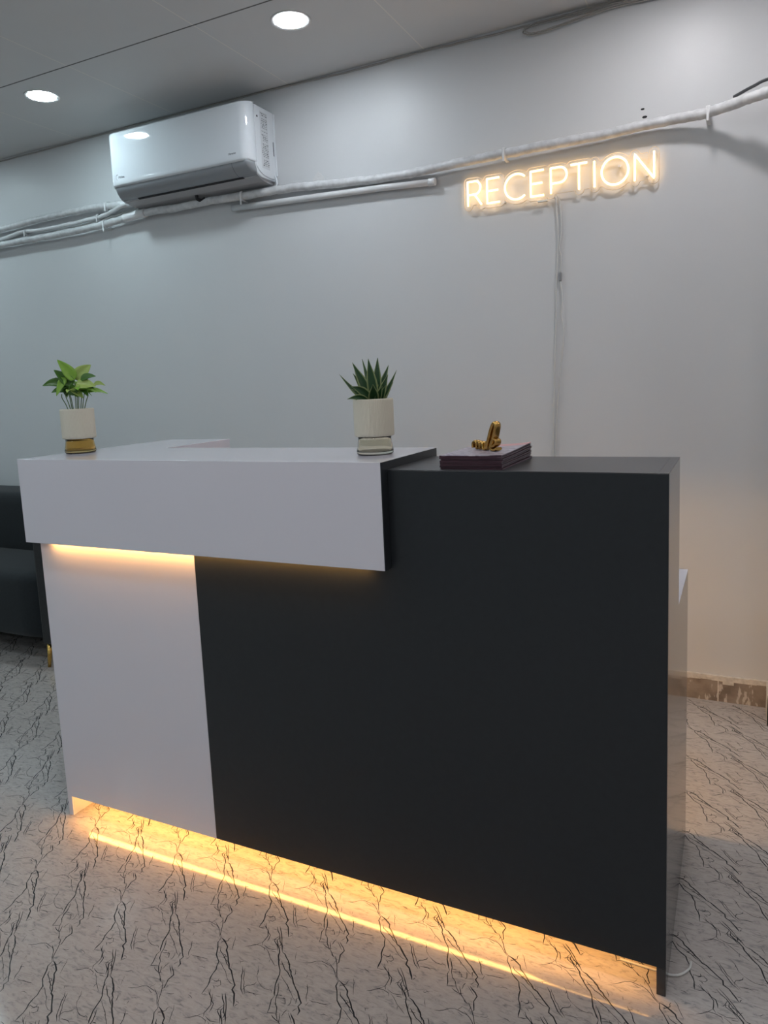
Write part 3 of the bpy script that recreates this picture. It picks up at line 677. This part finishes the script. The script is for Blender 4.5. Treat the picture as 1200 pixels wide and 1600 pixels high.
# straps
def strap(x, z, y, r, label, tail=.03):
    t = thing('pipe_strap', label, 'pipe strap', (x, WY, z), group='white saddle straps on the pipes')
    bm = new(); pts = [(x, WY - .001, z + r + .006)]
    for k in range(9):
        a = math.radians(110 + 160 * k / 8); pts.append((x, y + (r + .003) * math.cos(a) , z + (r + .003) * math.sin(a)))
    pts.append((x, WY - .001, z - r - .006))
    P = [Vector(p) for p in pts]
    for i in range(len(P) - 1):
        a, b = P[i], P[i + 1]; d = (b - a).normalized(); nn = Vector((0, d.z, -d.y)) * .0012
        vs = [bm.verts.new((x + sx * .006, q.y + s * nn.y, q.z + s * nn.z)) for q in (a, b) for sx in (-1, 1) for s in (-1, 1)]
        for q in ((0, 1, 3, 2), (4, 6, 7, 5), (0, 4, 5, 1), (2, 3, 7, 6), (0, 2, 6, 4), (1, 5, 7, 3)): bm.faces.new([vs[i2] for i2 in q])
    obj('band', bm, M_strap, t)
    bm = new(); box(bm, x - .004, x + .004, y - r - .006, y - r - .0025, z - r - tail * .5, z + r * .8); obj('tail', bm, M_strap, t, bevel=.001)
strap(-1.098, 2.207, 1.463, .0165, 'white strap on the topmost pipe left of the air conditioner')
strap(-1.179, 2.165, 1.474, .0105, 'white strap on the thin conduit left of the air conditioner')
strap(-1.118, 2.121, 1.460, .0175, 'white strap on the lowest pipe left of the air conditioner', .05)
strap(-.255, 2.132, 1.458, .0175, 'white strap on the pipe under the air conditioner’s right half', .05)
strap(.98, 2.108, 1.456, .0175, 'white strap on the pipe above the neon letters')
strap(1.696, 2.115, 1.4356, .0175, 'white strap on the pipe at the upper right, past the neon sign', .03)
strap(-1.725, 2.160, 1.474, .0105, 'white strap on the thin conduit near the left edge of the photo')
pipe('dark_cable', [(1.775, 1.40, 2.1385), (1.83, 1.352, 2.144), (1.89, 1.322, 2.150), (2.1, 1.310, 2.16)], .005, M_dkstrap, 'black cable resting on the pipe at the right edge of the photo', 'cable', jitter=0, wob=0)

# rawl-plug holes and patched plaster on the wall
for x, z, s_ in ((1.478, 2.186, .0045), (1.485, 2.158, .006)):
    bm = new(); lathe(bm, [(.0008, .0005), (s_ * .8, .0008), (s_, 0)], (0, 0, 0), 9); bmesh.ops.rotate(bm, cent=(0, 0, 0), matrix=Matrix.Rotation(math.radians(90), 3, 'X'), verts=bm.verts); bmesh.ops.scale(bm, vec=(1.5, 1, .8), verts=bm.verts); bmesh.ops.translate(bm, vec=(x, WY - .0001, z), verts=bm.verts)
    tag(obj('wall_hole', bm, M_black), 'small dark %s hole in the wall above the letter N of the sign' % ('upper' if z > 2.17 else 'lower'), 'hole')
bm = new(); bmesh.ops.create_circle(bm, cap_ends=True, segments=24, radius=.030)
for v_ in bm.verts: v_.co *= random.uniform(.75, 1.1)
r_ = bmesh.ops.extrude_face_region(bm, geom=list(bm.faces)); bmesh.ops.translate(bm, vec=(0, 0, .0012), verts=[g for g in r_['geom'] if isinstance(g, bmesh.types.BMVert)])
bmesh.ops.rotate(bm, cent=(0, 0, 0), matrix=Matrix.Rotation(math.radians(90), 3, 'X'), verts=bm.verts); bmesh.ops.translate(bm, vec=(.125, WY, 2.155), verts=bm.verts)
tag(obj('plaster_patch', bm, mat('plaster', (.64, .64, .64), .6, bump=(60, .8, .004))), 'rough round plaster patch on the wall right of the air conditioner', 'plaster patch')

# thin cable in the wall/ceiling corner with a hanging loop
pts = [(-2.6, 1.494, 2.568), (-1.9, 1.494, 2.562), (-1.2, 1.494, 2.566), (-.6, 1.494, 2.57), (-.1, 1.494, 2.569), (.3, 1.494, 2.562), (.6, 1.494, 2.566), (.9, 1.493, 2.560), (1.051, 1.492, 2.560), (1.2, 1.492, 2.562), (1.35, 1.49, 2.566), (1.6, 1.49, 2.562), (2.3, 1.33, 2.562)]
pipe('ceiling_cable', [p for p in pts if p[0] < 1.9], .0035, M_cable, 'thin grey cable running along the corner of wall and ceiling', 'cable', jitter=0, wob=.001)
lp = [(1.60, 1.486, 2.548), (1.46, 1.486, 2.548), (1.383, 1.486, 2.551), (1.20, 1.486, 2.553), (1.09, 1.486, 2.553), (1.055, 1.486, 2.543), (1.06, 1.484, 2.530), (1.10, 1.484, 2.520), (1.20, 1.484, 2.528), (1.316, 1.484, 2.540), (1.40, 1.486, 2.545), (1.52, 1.486, 2.540), (1.62, 1.486, 2.538)]
pipe('ceiling_cable', lp, .0028, M_cable, 'loop of slack grey cable hanging under the ceiling at the upper right', 'cable', jitter=0, wob=.0006)
lp2 = [(x + .006, y - .006, z + (.004 if i < 6 else .003)) for i, (x, y, z) in enumerate(lp)]
pipe('ceiling_cable', lp2, .0022, M_cable, 'thinner second strand of the slack cable loop at the upper right', 'cable', jitter=0, wob=.0006)

# ================================================================== neon sign RECEPTION
SY = 1.474
sign = thing('neon_sign', 'warm white neon sign reading RECEPTION on a clear backing, high on the back wall', 'sign', (1.17, SY, 1.93))
Z0, Z1 = 1.938, 2.030
def arc(cx, cz, rx, rz, a0, a1, n=20): return [(cx + rx * math.cos(math.radians(a0 + (a1 - a0) * k / n)), cz + rz * math.sin(math.radians(a0 + (a1 - a0) * k / n))) for k in range(n + 1)]
def L_R(x):
    zm = Z0 + .042; c = (Z1 + zm) / 2; h = (Z1 - zm) / 2
    return [[(x, Z0), (x, Z1), (x + .030, Z1)] + arc(x + .030, c, .023, h, 90, -90, 12)[1:] + [(x, zm)], [(x + .028, zm), (x + .056, Z0)]]
def L_P(x):
    zm = Z0 + .036; c = (Z1 + zm) / 2; h = (Z1 - zm) / 2
    return [[(x, Z0), (x, Z1), (x + .034, Z1)] + arc(x + .034, c, .026, h, 90, -90, 12)[1:] + [(x, zm)]]
def L_E(x): return [[(x + .050, Z0), (x, Z0), (x, Z1), (x + .050, Z1)], [(x, (Z0 + Z1) / 2), (x + .044, (Z0 + Z1) / 2)]]
def L_C(x): return [arc(x + .047, (Z0 + Z1) / 2, .047, .047, 48, 312, 28)]
def L_T(x): return [[(x, Z1), (x + .060, Z1)], [(x + .03, Z1), (x + .03, Z0)]]
def L_I(x): return [[(x, Z0), (x, Z1)]]
def L_O(x): return [arc(x + .047, (Z0 + Z1) / 2, .047, .048, 90, 450, 36)]
def L_N(x): return [[(x, Z0), (x, Z1), (x + .066, Z0), (x + .066, Z1)]]
letters = [('R', L_R(.820)), ('E', L_E(.900)), ('C', L_C(.972)), ('E', L_E(1.074)), ('P', L_P(1.151)), ('T', L_T(1.226)), ('I', L_I(1.312)), ('O', L_O(1.338)), ('N', L_N(1.454))]
segs = []
for nm, strokes in letters:
    bm = new()
    for st in strokes:
        q = [Vector((x, SY, z)) for x, z in st]
        closed = (q[0] - q[-1]).length < 1e-6
        if closed: q = q[:-1]
        # densify straight runs a little so corners stay crisp
        P = []
        for i in range(len(q) - 1):
            a, b = q[i], q[i + 1]; k = 1 if (b - a).length < .012 else 3
            ts = [0] if k == 1 else [0, .06, .94]
            P += [a.lerp(b, t_) for t_ in ts]
        P.append(q[-1])
        tube(bm, P, .0036, 10, closed=closed)
        for i in range(len(st) - 1): segs.append((st[i], st[i + 1]))
    o = obj('letter', bm, M_neon, sign); o['label'] = 'glowing letter ' + nm
def sd(x, z):
    d = 9
    for (ax_, az), (bx, bz) in segs:
        dx, dz = bx - ax_, bz - az; L2 = dx * dx + dz * dz
        t_ = 0 if L2 == 0 else max(0, min(1, ((x - ax_) * dx + (z - az) * dz) / L2))
        d = min(d, math.hypot(x - ax_ - t_ * dx, z - az - t_ * dz))
    if 1.0 < x < 1.50: d = min(d, max(0, abs(z - 1.984) - .034) + .004)   # plate is continuous between letters
    if .83 < x <= 1.05: d = min(d, max(0, abs(z - 1.984) - .030) + .004)
    return d - .0165
st_ = .0035; nx = int((1.545 - .797) / st_); nz = int((2.052 - 1.916) / st_)
F = [[sd(.797 + i * st_, 1.916 + j * st_) for j in range(nz + 1)] for i in range(nx + 1)]
bm = new(); rim = new(); cache = {}
YP = SY + .0055
def vget(key, x, z):
    if key not in cache: cache[key] = bm.verts.new((x, YP, z))
    return cache[key]
for i in range(nx):
    for j in range(nz):
        c = [(i, j), (i + 1, j), (i + 1, j + 1), (i, j + 1)]; poly = []; cut = []
        for k in range(4):
            a, b = c[k], c[(k + 1) % 4]; fa, fb = F[a[0]][a[1]], F[b[0]][b[1]]
            if fa < 0: poly.append(vget(a, .797 + a[0] * st_, 1.916 + a[1] * st_))
            if (fa < 0) != (fb < 0):
                t_ = fa / (fa - fb); x = .797 + (a[0] + (b[0] - a[0]) * t_) * st_; z = 1.916 + (a[1] + (b[1] - a[1]) * t_) * st_
                poly.append(vget(tuple(sorted((a, b))), x, z)); cut.append((x, z))
        if len(poly) >= 3:
            try: bm.faces.new(poly)
            except ValueError: pass
        if len(cut) == 2:
            (x1, z1), (x2, z2) = cut
            vs = [rim.verts.new(p) for p in ((x1, YP - .0004, z1), (x2, YP - .0004, z2), (x2, YP + .0042, z2), (x1, YP + .0042, z1))]
            rim.faces.new(vs)
M_acr = bpy.data.materials.new('clear_acrylic'); M_acr.use_nodes = True
nt = M_acr.node_tree; nt.nodes.clear(); out = nt.nodes.new('ShaderNodeOutputMaterial'); tr = nt.nodes.new('ShaderNodeBsdfTransparent'); gl = nt.nodes.new('ShaderNodeBsdfGlossy'); df = nt.nodes.new('ShaderNodeBsdfTranslucent'); df.inputs[0].default_value = (.9, .85, .8, 1)
gl.inputs['Roughness'].default_value = .25; mx = nt.nodes.new('ShaderNodeMixShader'); mx.inputs[0].default_value = .05; mx2 = nt.nodes.new('ShaderNodeMixShader'); mx2.inputs[0].default_value = .012
nt.links.new(tr.outputs[0], mx.inputs[1]); nt.links.new(gl.outputs[0], mx.inputs[2]); nt.links.new(mx.outputs[0], mx2.inputs[1]); nt.links.new(df.outputs[0], mx2.inputs[2]); nt.links.new(mx2.outputs[0], out.inputs[0])
o = obj('backing_plate', bm, M_acr, sign); s = o.modifiers.new('s', 'SOLIDIFY'); s.thickness = .004; s.offset = 0
bmesh.ops.remove_doubles(rim, verts=rim.verts, dist=.0002)
pl_ = o; o = obj('plate_rim', rim, M_rim, pl_); s = o.modifiers.new('s', 'SOLIDIFY'); s.thickness = .0022; s.offset = 0
for x, z in ((.86, 2.035), (1.495, 1.955), (.965, 1.935), (1.40, 2.0)):
    bm = new(); tube(bm, [(x, YP, z), (x, WY - .0005, z)], .005, 12); obj('standoff', bm, M_strap, sign)
bm = new(); box(bm, 1.100, 1.138, SY - .004, SY + .006, 1.912, 1.920); o = obj('connector', bm, mat('connector_white', (.85, .8, .7), .4), sign, bevel=.0015)
cord = thing('sign_cord', 'thin white power cord with inline block hanging from the neon sign', 'cord', (1.16, WY - .006, .60))
bm = new(); tube(bm, catmull([(1.160, SY + .008, 1.930), (1.168, 1.488, 1.90), (1.172, 1.491, 1.76), (1.163, 1.491, 1.60), (1.160, 1.492, 1.48), (1.152, 1.491, 1.30), (1.146, 1.492, 1.12), (1.141, 1.492, .96), (1.139, 1.492, .80), (1.139, 1.492, .62)]), .0026, 8); obj('cable', bm, M_wcable, cord)
bm = new(); tube(bm, catmull([(1.172, SY + .008, 1.930), (1.182, 1.489, 1.90), (1.185, 1.490, 1.80), (1.176, 1.490, 1.74), (1.184, 1.490, 1.70), (1.178, 1.490, 1.645)]), .0022, 8); obj('cable', bm, M_wcable, cord)
bm = new(); tube(bm, catmull([(1.178, 1.490, 1.617), (1.186, 1.490, 1.55), (1.180, 1.490, 1.49), (1.190, 1.491, 1.42), (1.178, 1.491, 1.30), (1.160, 1.491, 1.12), (1.150, 1.492, .9), (1.146, 1.492, .62)]), .0020, 8); obj('cable', bm, M_wcable, cord)
bm = new(); box(bm, 1.1735, 1.1825, 1.484, 1.4965, 1.614, 1.646); o = obj('inline_block', bm, mat('grey_block', (.25, .26, .27), .4), cord, bevel=.002); o['label'] = 'grey inline connector block'

# white cable lying on the floor beside the desk
pipe('floor_cable', [(1.60, .062, .0035), (1.68, .060, .0035), (1.705, .060, .0035), (1.722, .070, .0035), (1.736, .092, .0035), (1.738, .112, .0035)], .0024, M_wcable, 'short white cable curling out on the floor from under the desk’s right end', 'cable', jitter=0, wob=0)

# ================================================================== plants
def pot(t, c, glass, glabel):
    x, y, z = c
    bm = new(); lathe(bm, [(.002, .0), (.0415, .0), (.0440, .003), (.0448, .008), (.0438, .015), (.0415, .026), (.0400, .036), (.0398, .047), (.0380, .047), (.0380, .036), (.0392, .026), (.0412, .015), (.0418, .010), (.0405, .0075), (.002, .0065)], (x, y, z), 64); o = obj('glass_base', bm, glass, t, smooth=True); o['label'] = glabel
    bm = new(); lathe(bm, [(.002, .0435), (.0445, .0435), (.0478, .0455), (.0480, .050), (.0480, .128), (.0476, .1315), (.0460, .1320), (.0450, .1305), (.0450, .118), (.002, .118)], (x, y, z), 288, ribs=72, ribd=.0009); o = obj('planter', bm, M_pot, t); o['label'] = 'ribbed cream ceramic planter'
    bm = new(); lathe(bm, [(.002, .1195), (.044, .1195), (.0448, .121), (.002, .123)], (x, y, z), 32); obj('soil', bm, M_soil, t)
def leaf(bm, a, b, hw, fold=.35, droop=0., kind='heart', side=None, n=12):
    a, b = Vector(a), Vector(b); d = b - a; Lh = d.length; T_ = d.normalized()
    vd = (CAM - a).normalized() if side is None else Vector(side)
    S_ = T_.cross(vd); S_.normalize(); Nn = S_.cross(T_).normalized()
    uvl = bm.loops.layers.uv.verify(); rows = []
    for i in range(n + 1):
        t_ = i / n
        if kind == 'heart': w_ = hw * (math.sin(math.pi * min(1, t_ ** .62)) ** .8) * (1 - .12 * t_) + .0003
        else: w_ = hw * (.62 + .38 * math.sin(math.pi * min(1, t_ * 1.15))) * (1 - t_ ** 3.2) + .0003
        c = a + d * t_ + Vector((0, 0, 1)) * (math.sin(math.pi * t_) * droop)
        rows.append([(c + S_ * w_ * u_ + Nn * (abs(u_) ** 1.3) * w_ * fold, (u_ + 1) / 2, t_) for u_ in (-1, -.6, -.25, 0, .25, .6, 1)])
    V = [[bm.verts.new(p) for p, _, _ in r] for r in rows]
    for i in range(n):
        for k in range(6):
            f = bm.faces.new((V[i][k], V[i][k + 1], V[i + 1][k + 1], V[i + 1][k])); f.smooth = True
            for lo, (ii, kk) in zip(f.loops, ((i, k), (i, k + 1), (i + 1, k + 1), (i + 1, k))): lo[uvl].uv = (rows[ii][kk][1], rows[ii][kk][2])
def leaf_obj(t, m, *a, **k):
    bm = new(); leaf(bm, *a, **k); o = obj('leaf', bm, m, t); s = o.modifiers.new('s', 'SOLIDIFY'); s.thickness = .0006; return o
p1 = thing('potted_plant', 'leafy light green potted plant in a cream planter on amber glass, left end of counter', 'potted plant', (.031, .149, ZT))
pot(p1, (.031, .149, ZT), M_glassA, 'amber glass base')
rr = random.Random(8)
for a, b, hw, k in PLANT1:
    s_ = (CAM - Vector(a)).normalized() + Vector((rr.uniform(-.5, .5), rr.uniform(-.5, .5), rr.uniform(.1, .7)))
    leaf_obj(p1, M_leaf[k], a, b, hw * 1.12, fold=rr.uniform(.2, .5), droop=rr.uniform(.0, .008), side=s_)
for k in range(9):   # a few more leaves round the back
    an = math.radians(20 + k * 24); L_ = rr.uniform(.035, .06); a = Vector((.031 + .012 * math.cos(an), .149 + .012 * math.sin(an), rr.uniform(1.262, 1.30)))
    b = a + Vector((math.cos(an) * L_, math.sin(an) * L_, rr.uniform(-.015, .02))); leaf_obj(p1, M_leaf[rr.choice((0, 1, 1))], a, b, .014, fold=.3, droop=.006, side=(0, 0, 1))
for k in range(9):   # lower leaves that hide the tops of the stems
    an = math.radians(k * 40 + 10); a = Vector((.031 + .010 * math.cos(an), .149 + .010 * math.sin(an), rr.uniform(1.268, 1.285)))
    b = a + Vector((math.cos(an) * .036, math.sin(an) * .036, rr.uniform(-.022, .002))); leaf_obj(p1, M_leaf[(0, 1, 2, 0, 1, 1, 0, 2, 1)[k]], a, b, .013, fold=.3, droop=.008, side=(math.cos(an) * .4, math.sin(an) * .4 - .3, 1))
bm = new()
for a, b in STEMS:
    a, b = Vector(a), Vector(b); a = Vector((.031, .149, 0)) + (Vector((a.x, a.y, 0)) - Vector((.031, .149, 0))) * .8 + Vector((0, 0, 1.208)); b2 = b + Vector((0, 0, .012))
    tube(bm, catmull([a, a.lerp(b, .5) + Vector((0, 0, .004)), b, b2]), .00125, 6)
obj('stems', bm, M_stem, p1)
p2 = thing('potted_plant', 'dark spiky rosette plant with pale leaf edges in a cream planter on clear glass', 'potted plant', (1.027, .139, ZT))
pot(p2, (1.027, .139, ZT), M_glassB, 'smoky clear glass base')
for i, (a, b, hw) in enumerate(PLANT2):
    a = Vector(a); a.z = 1.209; a.x = 1.027 + (a.x - 1.027) * .7; a.y = .139 + (a.y - .139) * .7
    long_ = hw < .0062
    leaf_obj(p2, M_snake, a, b, hw * 1.12, fold=.42, droop=(-.008 if i in (4, 5) else .010 if i in (7, 8) else 0.002), kind='sword')
for k in range(6):
    an = math.radians(30 + k * 26); a = Vector((1.027 + .01 * math.cos(an), .139 + .01 * math.sin(an), 1.209)); b = a + Vector((math.cos(an) * .04, math.sin(an) * .04, rr.uniform(.03, .07)))
    leaf_obj(p2, M_snake, a, b, .009, fold=.4, kind='sword')

# ================================================================== brochures
def brochure(z, dx, dy, rot, th, label, top=False, curl=0.):
    t = thing('brochure', label, 'brochure', (1.31, .13, z), group='brochures stacked on the dark ledge')
    t.rotation_euler = (0, 0, rot)
    w2, l2 = .0685, .116
    def sheet(z0, z1, e, nx=8, ny=16):
        bm = new(); V = {}
        for s_, zz in ((0, z0), (1, z1)):
            for i in range(nx + 1):
                for j in range(ny + 1):
                    u_, v_ = -1 + 2 * i / nx, -1 + 2 * j / ny
                    lift = curl * (max(0, (u_ + v_) / 2 - .1) ** 1.6) + curl * .25 * max(0, u_) ** 2
                    V[s_, i, j] = bm.verts.new((1.31 + dx + u_ * (w2 - e), .13 + dy + v_ * (l2 - e), z + zz + lift))
        for i in range(nx):
            for j in range(ny):
                bm.faces.new([V[1, i, j], V[1, i + 1, j], V[1, i + 1, j + 1], V[1, i, j + 1]]); bm.faces.new([V[0, i, j], V[0, i, j + 1], V[0, i + 1, j + 1], V[0, i + 1, j]])
        for i in range(nx):
            bm.faces.new([V[0, i, 0], V[0, i + 1, 0], V[1, i + 1, 0], V[1, i, 0]]); bm.faces.new([V[1, i, ny], V[1, i + 1, ny], V[0, i + 1, ny], V[0, i, ny]])
        for j in range(ny):
            bm.faces.new([V[1, 0, j], V[1, 0, j + 1], V[0, 0, j + 1], V[0, 0, j]]); bm.faces.new([V[0, nx, j], V[0, nx, j + 1], V[1, nx, j + 1], V[1, nx, j]])
        return bm
    obj('pages', sheet(.0004, th - .0006, .0015), M_pages, t)
    obj('cover', sheet(th - .0006, th, 0), M_cover if top else M_maroon, t)
    bm = sheet(0, .0004, 0); box(bm, 1.31 + dx - w2, 1.31 + dx + w2 - .001, .13 + dy - l2, .13 + dy - l2 + .0012, z + .0004, z + th - .0006); obj('cover', bm, M_maroon, t)
    return t
M_pages = mat('paper_pages', (.30, .24, .28), .6, noise=(150, .2, 2))
M_maroon = mat('maroon_cover', (.05, .018, .028), .35)
M_cover = bpy.data.materials.new('printed_cover'); M_cover.use_nodes = True
nt = M_cover.node_tree; b_ = nt.nodes['Principled BSDF']; tc = nt.nodes.new('ShaderNodeTexCoord'); mp = nt.nodes.new('ShaderNodeMapping'); mp.inputs['Rotation'].default_value = (0, 0, .35); mp.inputs['Scale'].default_value = (1, 1.6, 1)
wv = nt.nodes.new('ShaderNodeTexWave'); wv.inputs['Scale'].default_value = 22; wv.inputs['Distortion'].default_value = 9; wv.inputs['Detail'].default_value = 1; wv.bands_direction = 'Y'
cr = nt.nodes.new('ShaderNodeValToRGB'); e = cr.color_ramp.elements; e[0].position = .30; e[0].color = (.07, .045, .09, 1); e[1].position = .55; e[1].color = (.62, .58, .66, 1)
sp = nt.nodes.new('ShaderNodeSeparateXYZ'); rg = nt.nodes.new('ShaderNodeMapRange'); rg.inputs['From Min'].default_value = .06; rg.inputs['From Max'].default_value = .085
m3 = nt.nodes.new('ShaderNodeMix'); m3.data_type = 'RGBA'; m3.inputs[7].default_value = (.60, .28, .28, 1)
for a, b in ((tc.outputs['Object'], mp.inputs[0]), (mp.outputs[0], wv.inputs[0]), (wv.outputs['Fac'], cr.inputs[0]), (tc.outputs['Object'], sp.inputs[0]), (sp.outputs[1], rg.inputs[0]), (rg.outputs[0], m3.inputs[0]), (cr.outputs[0], m3.inputs[6]), (m3.outputs[2], b_.inputs['Base Color'])): nt.links.new(a, b)
b_.inputs['Roughness'].default_value = .3
names_ = ['bottom', 'second from the bottom', 'third from the bottom', 'fourth from the bottom', 'fourth from the top', 'third from the top', 'second from the top']
z = H_ + .0002; rb = random.Random(2)
for k in range(8):
    th = .0034
    lab_ = 'brochure with pale purple patterned cover, topmost of the stack, under the gold ornament' if k == 7 else 'closed maroon-edged brochure, %s of the stack beneath the gold ornament' % names_[k]
    brochure(z, rb.uniform(-.0015, .0015) + (.001 if k == 7 else 0), rb.uniform(-.002, .002), rb.uniform(-.006, .006), th, lab_, k == 7, curl=.001 * k * .9)
    z += th + .0003

# ================================================================== gold cursive ornament
ZG = z + .0003
orn = tag(bpy.data.objects.new('gold_ornament', None), 'small gold cursive lettering ornament standing on the brochure stack', 'ornament'); orn.location = (1.308, .129, ZG); link(orn)
def ribbon3(pts, depth, r):
    """a fat rounded stroke swept along a path in (s,z), given depth across"""
    ax_ = Vector((.80, -.60, 0)); dp = Vector((.60, .80, 0))
    P = [Vector((1.2740, .1480, ZG)) + ax_ * (s_ * 1.7) + Vector((0, 0, zz)) for s_, zz in pts]
    P = catmull(P, 5); bm = new(); N = len(P); rings = []
    for i, p in enumerate(P):
        t_ = (P[min(i + 1, N - 1)] - P[max(i - 1, 0)]).normalized(); nn = t_.cross(dp).normalized(); ring = []
        for k in range(12):
            a = 2 * math.pi * k / 12; cx, sx = math.cos(a), math.sin(a)
            ring.append(bm.verts.new(p + dp * (math.copysign(abs(cx) ** .6, cx) * depth) + nn * sx * r))
        rings.append(ring)
    for i in range(N - 1):
        for k in range(12):
            f = bm.faces.new((rings[i][k], rings[i][(k + 1) % 12], rings[i + 1][(k + 1) % 12], rings[i + 1][k])); f.smooth = True
    bm.faces.new(rings[0][::-1]); bm.faces.new(rings[-1]); return bm
R0 = .0030
obj('scroll_letters', ribbon3([(.001, R0), (.0005, .008), (.001, .014), (.004, .0175), (.008, .017), (.009, .010), (.009, R0), (.0095, .010), (.012, .0165), (.0155, .016), (.0162, .009), (.0165, R0), (.017, .009), (.0195, .0155), (.0225, .015), (.0232, .008), (.0245, R0), (.028, R0), (.0295, .010), (.031, .020)], .0085, .0030), M_gold, orn)
obj('tall_loop', ribbon3([(.031, R0), (.033, .014), (.037, .030), (.042, .048), (.046, .058), (.0495, .061), (.052, .056), (.050, .042), (.046, .026), (.042, .012), (.040, R0)], .0085, .0042), M_gold, orn)
obj('end_letter', ribbon3([(.040, .009), (.046, .011), (.051, .016), (.052, .023), (.0475, .026), (.043, .020), (.0405, .011), (.0415, .004), (.047, .0025), (.054, .006)], .0085, .0036), M_gold, orn)
